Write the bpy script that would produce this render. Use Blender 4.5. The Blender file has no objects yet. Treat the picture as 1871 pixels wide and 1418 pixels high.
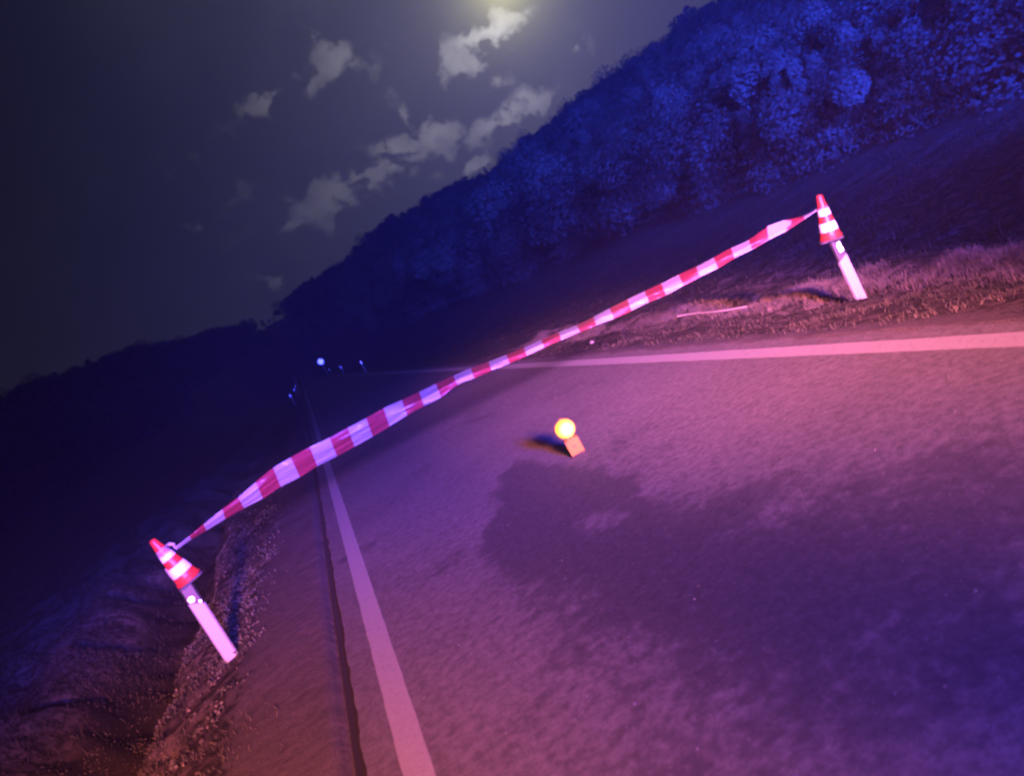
import bpy, bmesh, math, random
import numpy as np
from mathutils import Vector, Matrix, noise

C = bpy.context.scene.collection
SC = bpy.context.scene
R_ = math.radians

# ------------------------------------------------------------------ camera
W, H, F_PX = 1871.0, 1418.0, 1400.0
ROLL, PITCH, HEAD = R_(28.9), R_(8.248), R_(-13.066)
CAM_H = 1.65
HAZE = 0.0006
_u = np.array([-math.sin(ROLL), -math.cos(ROLL)])
_r = np.array([math.cos(ROLL), -math.sin(ROLL)])
_c, _s = math.cos(HEAD), math.sin(HEAD)
_Rz = np.array([[_c, -_s, 0], [_s, _c, 0], [0, 0, 1]])
AF = _Rz @ np.array([0, math.cos(PITCH), -math.sin(PITCH)])
AU = _Rz @ np.array([0, math.sin(PITCH), math.cos(PITCH)])
AR = _Rz @ np.array([1.0, 0, 0])


def ray(px, py):
    q = np.array([px - W / 2, py - H / 2])
    v = AF * F_PX + AR * (q @ _r) + AU * (q @ _u)
    return v / np.linalg.norm(v)


def on_ground(px, py, z=0.0):
    v = ray(px, py)
    return v * ((z - CAM_H) / v[2]) + np.array([0, 0, CAM_H])


def azel(px, py):
    v = ray(px, py)
    return math.atan2(v[0], v[1]), math.asin(v[2])


cam_d = bpy.data.cameras.new('camera')
cam = bpy.data.objects.new('camera', cam_d)
C.objects.link(cam)
cx = Vector(AR * _r[0] + AU * _u[0])
cy = Vector(-(AR * _r[1] + AU * _u[1]))
cz = Vector(-AF)
m = Matrix((cx, cy, cz)).transposed().to_4x4()
m.translation = Vector((0, 0, CAM_H))
cam.matrix_world = m
cam_d.sensor_fit = 'HORIZONTAL'
cam_d.sensor_width = 36.0
cam_d.lens = 36.0 * F_PX / W
cam_d.clip_end = 3000
cam_d.clip_start = 0.05
SC.camera = cam
cam_d.dof.use_dof = True
cam_d.dof.focus_distance = 7.0
cam_d.dof.aperture_fstop = 1.5

SC.view_settings.view_transform = 'Standard'
SC.view_settings.look = 'None'
SC.view_settings.exposure = 0
SC.view_settings.gamma = 1
SC.view_settings.use_curve_mapping = False
SC.cycles.filter_width = 2.4
SC.cycles.max_bounces = 4
SC.cycles.transparent_max_bounces = 8
SC.cycles.sample_clamp_indirect = 2.0

# ------------------------------------------------------------------ sky: night, moon just above the frame
MOON_AZ, MOON_EL = azel(915, -30)
world = bpy.data.worlds.new('World')
SC.world = world
world.use_nodes = True
nt = world.node_tree
for n in list(nt.nodes):
    nt.nodes.remove(n)


class NB:
    """small node-building helper"""

    def __init__(self, tree):
        self.t = tree

    def n(self, typ, **kw):
        nd = self.t.nodes.new(typ)
        for k, v in kw.items():
            setattr(nd, k, v)
        return nd

    def l(self, a, b):
        self.t.links.new(a, b)

    def val(self, sock, x):
        if isinstance(x, bpy.types.NodeSocket):
            self.l(x, sock)
        else:
            sock.default_value = x

    def math(self, op, a, b=None, c=None, clamp=False):
        nd = self.n('ShaderNodeMath', operation=op)
        nd.use_clamp = clamp
        self.val(nd.inputs[0], a)
        if b is not None:
            self.val(nd.inputs[1], b)
        if c is not None:
            self.val(nd.inputs[2], c)
        return nd.outputs[0]

    def vmath(self, op, a, b=None, scale=None):
        nd = self.n('ShaderNodeVectorMath', operation=op)
        self.val(nd.inputs[0], a)
        if b is not None:
            self.val(nd.inputs[1], b)
        if scale is not None:
            self.val(nd.inputs['Scale'], scale)
        return nd.outputs['Value'] if op in ('DOT_PRODUCT', 'LENGTH') else nd.outputs['Vector']

    def noise(self, vec, scale, detail=4.0, rough=0.5):
        nd = self.n('ShaderNodeTexNoise')
        if vec is not None:
            self.l(vec, nd.inputs['Vector'])
        nd.inputs['Scale'].default_value = scale
        nd.inputs['Detail'].default_value = detail
        nd.inputs['Roughness'].default_value = rough
        return nd.outputs['Fac'], nd.outputs['Color']

    def mr(self, v, a, b, c, d, smooth=False):
        nd = self.n('ShaderNodeMapRange')
        nd.interpolation_type = 'SMOOTHSTEP' if smooth else 'LINEAR'
        self.val(nd.inputs[0], v)
        for i, q in enumerate((a, b, c, d)):
            self.val(nd.inputs[i + 1], q)
        return nd.outputs[0]

    def mix(self, f, a, b):
        nd = self.n('ShaderNodeMix', data_type='RGBA')
        self.val(nd.inputs[0], f)
        for s, x in ((nd.inputs[6], a), (nd.inputs[7], b)):
            if isinstance(x, bpy.types.NodeSocket):
                self.l(x, s)
            else:
                s.default_value = (*x, 1)
        return nd.outputs[2]


b = NB(nt)
tc = b.n('ShaderNodeTexCoord').outputs['Generated']
dirv = b.vmath('NORMALIZE', tc)
sky = b.n('ShaderNodeTexSky', sky_type='NISHITA', sun_disc=False)
sky.sun_elevation = MOON_EL
sky.sun_rotation = MOON_AZ
md = (math.sin(MOON_AZ) * math.cos(MOON_EL), math.cos(MOON_AZ) * math.cos(MOON_EL), math.sin(MOON_EL))
cosang = b.vmath('DOT_PRODUCT', dirv, md)
ang = b.math('MULTIPLY', b.math('ARCCOSINE', b.math('MINIMUM', cosang, 0.999999)), 57.2958)   # degrees from the moon


def expo(a, sig):
    return b.math('EXPONENT', b.math('DIVIDE', a, -sig))


def rgbscale(col, f):
    return b.vmath('SCALE', col, scale=f)


base = rgbscale((1.0, 0.98, 1.3), b.math('MULTIPLY', expo(ang, 9.0), 0.185))
aure = rgbscale((1.0, 0.95, 0.36), b.math('MULTIPLY', expo(b.math('POWER', ang, 1.15), 2.0), 0.80))
sepd = b.n('ShaderNodeSeparateXYZ')
b.l(dirv, sepd.inputs[0])
floor_ = rgbscale((0.95, 1.1, 1.2), b.math('ADD', 0.0007, b.math('MULTIPLY', expo(b.math('MAXIMUM', sepd.outputs[2], 0.0), 0.16), 0.011)))
nish = rgbscale(sky.outputs[0], 0.0004)
skycol = b.vmath('ADD', b.vmath('ADD', base, aure), b.vmath('ADD', floor_, nish))
# azimuth / elevation of the looked-at direction, warped by noise for ragged clouds
wn_f, wn_c = b.noise(dirv, 9.0, 5.0, 0.62)
wn2_f, wn2_c = b.noise(dirv, 34.0, 4.0, 0.6)
off = b.vmath('SCALE', b.vmath('SUBTRACT', wn_c, (0.5, 0.5, 0.5)), scale=0.07)
off2 = b.vmath('SCALE', b.vmath('SUBTRACT', wn2_c, (0.5, 0.5, 0.5)), scale=0.05)
dw = b.vmath('ADD', dirv, b.vmath('ADD', off, off2))
sp = b.n('ShaderNodeSeparateXYZ')
b.l(dw, sp.inputs[0])
az = b.math('ARCTAN2', sp.outputs[0], sp.outputs[1])
el = b.math('ARCSINE', b.math('MINIMUM', sp.outputs[2], 0.999))
DPP = 1.0 / F_PX
clouds = [  # photo x, y, half length along the horizon, half thickness, weight
    (900, 78, 74, 20, 1.0), (838, 118, 26, 18, .8), (612, 118, 44, 36, .8), (585, 158, 30, 16, .6), (492, 178, 50, 22, .85),
    (790, 235, 56, 30, .95), (735, 205, 16, 26, .6), (612, 362, 62, 34, .85), (700, 318, 66, 24, .75), (757, 280, 50, 16, .6),
    (930, 207, 92, 26, .8), (1056, 103, 36, 15, .55), (905, 150, 16, 12, .5), (862, 303, 60, 22, .75),
    (500, 504, 34, 16, .8), (548, 462, 20, 12, .4), (350, 408, 44, 24, .5), (540, 430, 20, 14, .4), (330, 300, 60, 20, .25), (1010, 140, 60, 8, .3),
    (720, 262, 34, 14, .85), (655, 330, 120, 18, .75), (560, 400, 50, 14, .7), (545, 145, 60, 10, .35), (880, 250, 90, 12, .35), (430, 360, 80, 14, .25), (700, 120, 60, 14, .25)]
tot = None
for (px, py, hl, ht, wgt) in clouds:
    a0, e0 = azel(px, py)
    dx = b.math('DIVIDE', b.math('SUBTRACT', az, a0), hl * DPP)
    dy = b.math('DIVIDE', b.math('SUBTRACT', el, e0), ht * DPP)
    d2 = b.math('ADD', b.math('MULTIPLY', dx, dx), b.math('MULTIPLY', dy, dy))
    g = b.math('MULTIPLY', b.math('EXPONENT', b.math('MULTIPLY', d2, -0.8)), wgt)
    tot = g if tot is None else b.math('MAXIMUM', tot, g)
fine_f, _ = b.noise(dirv, 26.0, 6.0, 0.6)
veil_f, _ = b.noise(dirv, 5.0, 4.0, 0.55)
dens = b.math('ADD', tot, b.math('MULTIPLY', b.math('SUBTRACT', fine_f, 0.5), 2.5))
cmask = b.mr(dens, 0.28, 0.66, 0.0, 1.0, True)
cshade = b.math('MULTIPLY', b.math('MULTIPLY', cmask, 1.35), b.mr(fine_f, 0.3, 0.7, 1.0, 0.65))
cm2 = b.math('ADD', b.math('MULTIPLY', cshade, b.math('ADD', b.math('MULTIPLY', tot, 0.9), 0.1)),
             b.mr(veil_f, 0.45, 0.8, 0.0, 0.12, True))
lit = b.math('ADD', b.math('MULTIPLY', expo(ang, 8.0), 0.36), b.math('MULTIPLY', expo(ang, 22.0), 0.075))
ccol = rgbscale((1.0, 0.97, 1.02), lit)
warm = rgbscale((1.0, 0.95, 0.55), b.math('MULTIPLY', expo(ang, 4.0), 0.18))
ccol = b.vmath('ADD', ccol, warm)
final = b.vmath('ADD', skycol, b.vmath('MULTIPLY', ccol, b.vmath('SCALE', (1, 1, 1), scale=cm2)))
bg = b.n('ShaderNodeBackground')
b.l(final, bg.inputs['Color'])
bg.inputs['Strength'].default_value = 0.9
wo = b.n('ShaderNodeOutputWorld')
b.l(bg.outputs[0], wo.inputs['Surface'])

# ------------------------------------------------------------------ lamps


def lamp(name, typ, loc, target, energy, col, size=0.1, spot=None, blend=1.0):
    d = bpy.data.lights.new(name, typ)
    d.energy = energy
    d.color = col
    if typ == 'SUN':
        d.angle = size
    else:
        d.shadow_soft_size = size
    if spot:
        d.spot_size = R_(spot)
        d.spot_blend = blend
    o = bpy.data.objects.new(name, d)
    C.objects.link(o)
    o.location = loc
    dv = Vector(target) - Vector(loc)
    o.rotation_euler = dv.to_track_quat('-Z', 'Y').to_euler()
    return o


mdir = Vector(md)
lamp('moon_light', 'SUN', mdir * 50, (0, 0, 0), 0.012, (0.8, 0.86, 1.0), R_(0.5))
# fire engine standing behind the camera: blue and red lamps on its roof bar
o = lamp('blue_roof_lamp', 'SPOT', (1.9, -9.0, 3.4), (4.6, 21.0, 0.0), 125000, (0.06, 0.05, 1.0), 0.65, 19, 1.0)
o.scale = (3.8, 1, 1)
o = lamp('blue_near_fill', 'SPOT', (2.3, -9.0, 3.4), (1.3, 2.7, 0.0), 27000, (0.04, 0.05, 1.0), 0.60, 20, 1.0)  # added blue fill spot to tint the near road
o = lamp('red_roof_lamp', 'SPOT', (1.0, -9.0, 3.5), (3.7, 7.9, 0.0), 150000, (1.0, 0.22, 0.16), 0.65, 13.5, 1.0)
o.scale = (1.6, 1, 1)
o = lamp('red_side_lamp', 'SPOT', (-0.4, -9.0, 3.3), (-1.1, 4.2, 0.0), 50000, (1.0, 0.21, 0.17), 0.55, 19.0, 1.0)
o.scale = (1.3, 1, 1)
# added blue fill spots, no vehicles behind them, washing the wooded slopes
o = lamp('blue_slope_fill', 'SPOT', (9.0, -9.0, 5.0), (88.0, 78.0, -1.0), 300000, (0.012, 0.045, 1.0), 1.5, 48, 1.0)
o.scale = (2.3, 1, 1)
o = lamp('blue_cross_fill', 'SPOT', (-8.0, -20.0, 7.0), (80.0, 85.0, 17.0), 300000, (0.015, 0.045, 1.0), 1.5, 17, 1.0)
o.scale = (4.6, 1, 1)
o = lamp('blue_far_fill', 'SPOT', (6.0, -30.0, 9.0), (60.0, 210.0, 14.0), 600000, (0.05, 0.06, 1.0), 1.6, 24, 1.0)
o.scale = (2.6, 1, 1)
o = lamp('blue_bank_fill', 'SPOT', (-2.0, -18.0, 6.0), (-32.0, 22.0, 4.5), 115000, (0.03, 0.06, 1.0), 1.2, 15, 1.0)
o.scale = (2.0, 1, 1)

# ------------------------------------------------------------------ helpers


def new_mat(name):
    mt = bpy.data.materials.new(name)
    mt.use_nodes = True
    nb = NB(mt.node_tree)
    bs = mt.node_tree.nodes['Principled BSDF']
    return mt, nb, bs


def simple(name, col, rough=0.6, metal=0.0, var=0.12, scale=25.0, bump=0.0):
    mt, nb, bs = new_mat(name)
    co = nb.n('ShaderNodeTexCoord').outputs['Object']
    f, _ = nb.noise(co, scale, 4)
    lo = tuple(c * (1 - var) for c in col)
    hi = tuple(min(1, c * (1 + var)) for c in col)
    nb.l(nb.mix(f, lo, hi), bs.inputs['Base Color'])
    bs.inputs['Roughness'].default_value = rough
    bs.inputs['Metallic'].default_value = metal
    if bump:
        bp = nb.n('ShaderNodeBump')
        bp.inputs['Strength'].default_value = bump
        bp.inputs['Distance'].default_value = 0.01
        nb.l(f, bp.inputs['Height'])
        nb.l(bp.outputs[0], bs.inputs['Normal'])
    return mt


def mesh_np(name, verts, faces, mats, parent=None, smooth=False, mat_idx=None):
    me = bpy.data.meshes.new(name)
    verts = np.asarray(verts, dtype=np.float32)
    faces = np.asarray(faces, dtype=np.int32)
    k = faces.shape[1]
    me.vertices.add(len(verts))
    me.vertices.foreach_set('co', verts.ravel())
    me.loops.add(faces.size)
    me.loops.foreach_set('vertex_index', faces.ravel())
    me.polygons.add(len(faces))
    me.polygons.foreach_set('loop_start', np.arange(0, faces.size, k, dtype=np.int32))
    me.polygons.foreach_set('loop_total', np.full(len(faces), k, dtype=np.int32))
    for mt in (mats if isinstance(mats, (list, tuple)) else [mats]):
        me.materials.append(mt)
    if mat_idx is not None:
        me.polygons.foreach_set('material_index', np.asarray(mat_idx, dtype=np.int32))
    me.update(calc_edges=True)
    me.polygons.foreach_set('use_smooth', np.full(len(faces), smooth))
    o = bpy.data.objects.new(name, me)
    C.objects.link(o)
    if parent:
        o.parent = parent
    return o


def obj_bm(name, bm, mat, parent=None, smooth=False):
    me = bpy.data.meshes.new(name)
    bm.normal_update()
    bm.to_mesh(me)
    bm.free()
    for mt in (mat if isinstance(mat, (list, tuple)) else [mat]):
        me.materials.append(mt)
    if smooth:
        for p in me.polygons:
            p.use_smooth = True
    o = bpy.data.objects.new(name, me)
    C.objects.link(o)
    if parent:
        o.parent = parent
    return o


def tag(o, label=None, cat=None, group=None, kind=None):
    if label:
        o['label'] = label
    if cat:
        o['category'] = cat
    if group:
        o['group'] = group
    if kind:
        o['kind'] = kind
    return o


def empty(name, loc, rot=(0, 0, 0), label=None, cat=None, group=None):
    o = bpy.data.objects.new(name, None)
    C.objects.link(o)
    o.location = loc
    o.rotation_euler = rot
    o.empty_display_size = 0.1
    return tag(o, label, cat, group)


def lathe(bm, prof, seg=40, axis='Z', off=(0, 0, 0), cap=True):
    rings = []
    for (r, z) in prof:
        ring = []
        for k in range(seg):
            a = 2 * math.pi * k / seg
            p = (r * math.cos(a), r * math.sin(a), z) if axis == 'Z' else (r * math.cos(a), z, r * math.sin(a))
            ring.append(bm.verts.new((p[0] + off[0], p[1] + off[1], p[2] + off[2])))
        rings.append(ring)
    for a, c in zip(rings, rings[1:]):
        for k in range(seg):
            bm.faces.new((a[k], a[(k + 1) % seg], c[(k + 1) % seg], c[k]))
    if cap:
        bm.faces.new(rings[0][::-1])
        bm.faces.new(rings[-1])
    return rings


def rbox(bm, sx, sy, sz, off, bev=0.006, seg=2):
    r = bmesh.ops.create_cube(bm, size=1.0)
    vs = r['verts']
    for v in vs:
        v.co = Vector((v.co.x * sx + off[0], v.co.y * sy + off[1], v.co.z * sz + off[2]))
    if bev > 0:
        es = list({e for v in vs for e in v.link_edges})
        bmesh.ops.bevel(bm, geom=es, offset=bev, segments=seg, affect='EDGES', profile=0.5)


rng = np.random.default_rng(7)
random.seed(7)


def fbm(x, y, s, octs=4, seed=0.0):
    """vectorised value noise"""
    out = np.zeros_like(x, dtype=float)
    amp, tot_ = 1.0, 0.0
    for o_ in range(octs):
        xs, ys = x * s + seed + 13.7 * o_, y * s + seed * 1.7 + 5.1 * o_
        xi, yi = np.floor(xs), np.floor(ys)
        fx, fy = xs - xi, ys - yi
        fx, fy = fx * fx * (3 - 2 * fx), fy * fy * (3 - 2 * fy)

        def hsh(a, c):
            q = np.sin(a * 127.1 + c * 311.7) * 43758.5453
            return q - np.floor(q)
        v = (hsh(xi, yi) * (1 - fx) * (1 - fy) + hsh(xi + 1, yi) * fx * (1 - fy)
             + hsh(xi, yi + 1) * (1 - fx) * fy + hsh(xi + 1, yi + 1) * fx * fy)
        out += v * amp
        tot_ += amp
        amp *= 0.5
        s *= 2.03
    return out / tot_ - 0.5


def sst(a, c, x):
    t = np.clip((x - a) / (c - a), 0, 1)
    return t * t * (3 - 2 * t)


# ------------------------------------------------------------------ terrain
SIL_AZ = np.array([-180, -90, -50, -30, -16.4, -15.1, -11.8, -7.7, -2.2, 0.7, 3.6, 7.0, 10.6, 13.9, 17.6, 19.9, 24.6, 27.6, 31.3, 35.2, 37.3, 60, 90, 180.])
SIL_EL = np.array([3, 4, 8, 8.8, 8.3, 8.3, 7.5, 6.8, 5.1, 5.0, 5.4, 5.6, 6.6, 7.0, 7.0, 7.0, 7.6, 8.1, 8.1, 8.4, 8.9, 9, 4, 3.])
RD_AZ = np.array([-180, -90, -40, -20, -8, -2, 4, 10, 20, 30, 38, 60, 90, 180.])
RD_R = np.array([250, 200, 110, 130, 260, 400, 400, 280, 180, 130, 105, 95, 200, 250.])
TREE_H = 9.0
ROAD_L, ROAD_R, JOINT_X = -0.70, 3.52, -0.645


def road_z(y):
    return 6e-5 * np.clip(y - 100, 0, None) ** 2


def terrain(x, y, detail=True):
    x = np.asarray(x, float)
    y = np.asarray(y, float)
    r = np.hypot(x, y) + 1e-6
    th = np.degrees(np.arctan2(x, y))
    rd = np.interp(th, RD_AZ, RD_R)
    ridge = rd * np.tan(np.radians(np.interp(th, SIL_AZ, SIL_EL))) + CAM_H - TREE_H
    foot = np.minimum(np.where(th > 0, 10.0, 12.0) / np.maximum(np.abs(np.sin(np.radians(th))), 1e-3), rd * 0.8)
    t = np.clip((r - foot) / (rd - foot), 0, 1)
    hill = ridge * (0.35 * t + 0.65 * t * t * (3 - 2 * t)) * 1.0
    hill = np.where(r > rd, ridge * (1 - 0.3 * sst(0, 1, (r - rd) / rd)), hill)
    hill += sst(15, 60, r - foot) * fbm(x, y, 0.03, 3) * 5 * sst(25, 60, r)
    base_ = road_z(y)
    # right side: short verge then embankment falling to a hollow
    xr = x - ROAD_R
    right = -0.40 * np.clip((xr - 0.05) / 1.75, 0, 1) - 0.25 * sst(2.1, 4.0, xr)
    # left side: shoulder then ditch then bank
    xl = ROAD_L - x
    lo = -0.03 - 0.10 * sst(0.3, 1.5, xl)
    wob = fbm(y, y * 0 + 3.3, 0.35, 3) * 0.8
    ed = 1.75 + 0.5 * sst(8, 20, y) + wob
    left = lo - 1.15 * sst(ed - 0.45, ed + 0.45, xl) + 1.05 * sst(ed + 0.8, ed + 2.2, xl) * (0.45 + 0.55 * sst(4, 9, y)) + 0.10 * sst(6, 12, xl)
    side = np.where(x > ROAD_R, right, np.where(x < ROAD_L, left, -0.06))
    if detail:
        amp = sst(-0.05, 0.5, np.maximum(xl, xr))
        near = 1 - sst(25, 60, r)
        side = side + np.where(np.maximum(xl, xr) > -0.15, 0.055 * sst(0.0, 0.07, np.maximum(xl, xr)) * (x < ROAD_L)
                               + 0.06 * sst(-0.15, 0.1, xr) * 0, 0)
        wx_, wy_ = x * 0.8 - y * 0.6 + 0.5 * fbm(x, y, 0.9, 2, 77.0), x * 0.6 + y * 0.8 + 0.5 * fbm(x, y, 0.9, 2, 55.0)
        lump = fbm(wx_, wy_, 2.6, 2, 3.0) * 0.13 + fbm(wx_, wy_, 0.7, 3, 9.0) * 0.12
        side = side + amp * near * lump * (0.12 + 0.88 * sst(0.5, 1.6, np.maximum(xl, xr)))
        side = side + near * sst(1.4, 2.4, xl) * (fbm(wx_, wy_, 1.4, 2, 41.0) * 0.60) * (1 - 0.5 * sst(5, 8, xl))
        side = np.where((x < ROAD_L) | (x > ROAD_R), side, side)
        side = side + np.where(np.abs(np.maximum(xl, xr)) < 0.25, fbm(x, y, 3.0, 2, 1.0) * 0.02, 0)
    return base_ + side + hill


def axis(segs):
    out = [segs[0][0]]
    for a, c, s0, s1 in segs:
        x = a
        while x < c - 1e-6:
            t = (x - a) / (c - a)
            x += s0 + (s1 - s0) * t
            out.append(min(x, c))
    return np.array(out)


ys = axis([(-700, -60, 60, 15), (-60, -3, 12, 0.5), (-3, 1.0, 0.5, 0.1), (1.0, 13.0, 0.06, 0.07), (13.0, 60, 0.09, 1.2), (60, 300, 2, 8), (300, 900, 8, 70)])
xs = axis([(-700, -60, 60, 5), (-60, -8, 4.5, 0.25), (-8, -1.0, 0.08, 0.05), (-1.0, -0.55, 0.03, 0.03), (-0.55, 3.4, 0.6, 0.4), (3.4, 7.5, 0.05, 0.08), (7.5, 60, 0.12, 4), (60, 700, 5, 60)])
X, Y = np.meshgrid(xs, ys)
Z = terrain(X, Y)
nx, ny = len(xs), len(ys)
idx = np.arange(nx * ny).reshape(ny, nx)
quads = np.stack([idx[:-1, :-1], idx[:-1, 1:], idx[1:, 1:], idx[1:, :-1]], -1).reshape(-1, 4)

mt, nb, bs = new_mat('verge_soil')
co = nb.n('ShaderNodeTexCoord').outputs['Object']
f1, _ = nb.noise(co, 1.6, 5, 0.6)
f2, _ = nb.noise(co, 9.0, 5, 0.65)
f3, _ = nb.noise(co, 45.0, 3, 0.6)
f4, _ = nb.noise(co, 110.0, 3, 0.6)
ditch_shade = nb.n('ShaderNodeAttribute', attribute_name='ditch_shade').outputs['Fac']
grit = nb.n('ShaderNodeAttribute', attribute_name='gritty').outputs['Fac']
c1 = nb.mix(nb.mr(f1, 0.35, 0.65, 0, 1), (0.05, 0.048, 0.038), (0.15, 0.125, 0.09))
c2 = nb.mix(nb.mr(f2, 0.43, 0.60, 0, 1), (0.015, 0.017, 0.010), c1)
c3 = nb.mix(nb.mr(f3, 0.55, 0.75, 0, 0.5), c2, (0.17, 0.145, 0.11))
gr = nb.mix(nb.mr(f4, 0.35, 0.7, 0, 1), (0.045, 0.042, 0.038), (0.14, 0.13, 0.115))
gr = nb.mix(nb.mr(f2, 0.4, 0.7, 0, 0.45), gr, (0.045, 0.042, 0.035))
plen = nb.vmath('LENGTH', co)
mead = nb.mix(nb.mr(f1, 0.3, 0.7, 0, 1), (0.05, 0.06, 0.04), (0.08, 0.09, 0.06))
c3 = nb.mix(nb.mr(plen, 13.0, 26.0, 0.0, 1.0), c3, mead)
gsel = nb.mr(nb.math('ADD', grit, nb.math('MULTIPLY', nb.math('SUBTRACT', f2, 0.5), 1.2)), 0.35, 0.65, 0, 1, True)
c3 = nb.mix(gsel, c3, gr)
c3 = nb.mix(nb.mr(nb.math('ADD', ditch_shade, nb.math('MULTIPLY', nb.math('SUBTRACT', f2, 0.5), 0.8)), 0.3, 0.7, 0, 0.9, True), c3, (0.014, 0.014, 0.012))  # darkens the soil colour for the shade in the ditch
nb.l(c3, bs.inputs['Base Color'])
bs.inputs['Roughness'].default_value = 0.95
bs.inputs['Specular IOR Level'].default_value = 0.1
bp = nb.n('ShaderNodeBump')
bp.inputs['Strength'].default_value = 0.5
bp.inputs['Distance'].default_value = 0.02
nb.l(f2, bp.inputs['Height'])
nb.l(bp.outputs[0], bs.inputs['Normal'])
M_SOIL = mt
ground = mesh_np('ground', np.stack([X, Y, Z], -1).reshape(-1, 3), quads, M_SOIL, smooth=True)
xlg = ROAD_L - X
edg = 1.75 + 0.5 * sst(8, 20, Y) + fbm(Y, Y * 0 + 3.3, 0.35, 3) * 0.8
ditch_shade_v = sst(edg - 0.35, edg + 0.05, xlg) * (1 - sst(edg + 1.0, edg + 2.0 + 1.4 * (1 - sst(5, 9, Y)), xlg)) * (1 - sst(14, 25, Y))  # shade of the ditch bed, painted as a vertex mask
gritv = np.where(X < 1, 1 - sst(0.35, 1.15, xlg), 0.75 * (1 - sst(0.1, 0.7, X - ROAD_R)))
for nm, arr in (('ditch_shade', ditch_shade_v), ('gritty', gritv)):
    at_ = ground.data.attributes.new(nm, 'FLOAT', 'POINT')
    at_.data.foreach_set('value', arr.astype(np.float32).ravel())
tag(ground, kind='structure')

# ------------------------------------------------------------------ road
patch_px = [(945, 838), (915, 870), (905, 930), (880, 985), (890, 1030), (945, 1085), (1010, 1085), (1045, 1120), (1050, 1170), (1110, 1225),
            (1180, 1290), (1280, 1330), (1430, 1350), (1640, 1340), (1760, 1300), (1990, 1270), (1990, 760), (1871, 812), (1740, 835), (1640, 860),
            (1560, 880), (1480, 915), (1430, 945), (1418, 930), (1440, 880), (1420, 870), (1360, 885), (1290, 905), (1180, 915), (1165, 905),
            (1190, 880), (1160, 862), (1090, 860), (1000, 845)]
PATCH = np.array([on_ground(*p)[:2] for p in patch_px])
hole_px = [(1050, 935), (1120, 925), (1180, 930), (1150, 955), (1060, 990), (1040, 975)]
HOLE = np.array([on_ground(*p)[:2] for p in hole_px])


def sdf_poly(P, poly):
    d = np.full(len(P), 1e9)
    inside = np.zeros(len(P), bool)
    n = len(poly)
    for i in range(n):
        a, c = poly[i], poly[(i + 1) % n]
        e = c - a
        w = P - a
        t = np.clip((w @ e) / (e @ e), 0, 1)
        d = np.minimum(d, np.hypot(*(w - t[:, None] * e).T))
        cond = ((a[1] > P[:, 1]) != (c[1] > P[:, 1])) & (P[:, 0] < (c[0] - a[0]) * (P[:, 1] - a[1]) / (c[1] - a[1] + 1e-12) + a[0])
        inside ^= cond
    return np.where(inside, -d, d)


def make_asphalt(name, dark=1.0):
    mt, nb, bs = new_mat(name)
    geo = nb.n('ShaderNodeNewGeometry').outputs['Position']
    at = nb.n('ShaderNodeAttribute', attribute_name='dark_patch')
    g1, _ = nb.noise(geo, 120.0, 2, 0.6)
    g2, _ = nb.noise(geo, 2.6, 6, 0.68)
    g3, _ = nb.noise(geo, 0.5, 4, 0.6)
    g4, _ = nb.noise(geo, 38.0, 3, 0.7)
    g5, _ = nb.noise(geo, 11.0, 4, 0.65)
    dry = nb.mix(nb.mr(g1, 0.35, 0.7, 0, 1), tuple(0.085 * dark for _ in range(3)), (0.20 * dark, 0.195 * dark, 0.185 * dark))
    dry = nb.mix(nb.mr(g2, 0.35, 0.7, 0.0, 0.55), dry, (0.085 * dark, 0.083 * dark, 0.08 * dark))
    dry = nb.mix(nb.mr(g3, 0.4, 0.65, 0.0, 0.35), dry, (0.20 * dark, 0.19 * dark, 0.18 * dark))
    dry = nb.mix(nb.mr(g5, 0.52, 0.72, 0.0, 0.5), dry, (0.065 * dark, 0.063 * dark, 0.06 * dark))
    dry = nb.mix(nb.mr(g4, 0.66, 0.80, 0.0, 0.7), dry, (0.34 * dark, 0.33 * dark, 0.31 * dark))
    dark_patch = nb.mix(nb.mr(g4, 0.45, 0.75, 0.0, 1.0), (0.050, 0.050, 0.054), (0.088, 0.087, 0.087))  # darker grey asphalt inside the patch mask
    dark_patch = nb.mix(nb.mr(g5, 0.5, 0.75, 0.0, 0.5), dark_patch, (0.09, 0.088, 0.085))
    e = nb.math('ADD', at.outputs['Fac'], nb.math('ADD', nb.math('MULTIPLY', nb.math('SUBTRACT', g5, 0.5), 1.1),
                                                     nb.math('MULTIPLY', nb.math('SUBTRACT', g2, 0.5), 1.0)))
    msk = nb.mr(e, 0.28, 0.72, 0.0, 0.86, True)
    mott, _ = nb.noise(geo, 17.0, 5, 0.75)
    rc = nb.mix(msk, dry, dark_patch)
    rc = nb.mix(nb.mr(mott, 0.40, 0.62, 0.5, 0.0), rc, (0.03, 0.03, 0.03))
    sp1, _ = nb.noise(geo, 75.0, 2, 0.5)
    rc = nb.mix(nb.mr(sp1, 0.68, 0.76, 0.0, 0.8), rc, (0.30, 0.29, 0.28))
    rc = nb.mix(nb.mr(sp1, 0.24, 0.32, 0.8, 0.0), rc, (0.02, 0.02, 0.02))
    nb.l(rc, bs.inputs['Base Color'])
    nb.l(nb.mr(msk, 0, 1, 0.9, 0.72), bs.inputs['Roughness'])
    bs.inputs['Specular IOR Level'].default_value = 0.25
    bp = nb.n('ShaderNodeBump')
    bp.inputs['Strength'].default_value = 0.15
    bp.inputs['Distance'].default_value = 0.006
    nb.l(nb.math('ADD', g1, g4), bp.inputs['Height'])
    nb.l(bp.outputs[0], bs.inputs['Normal'])
    return mt


M_ROAD = make_asphalt('asphalt')


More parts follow.
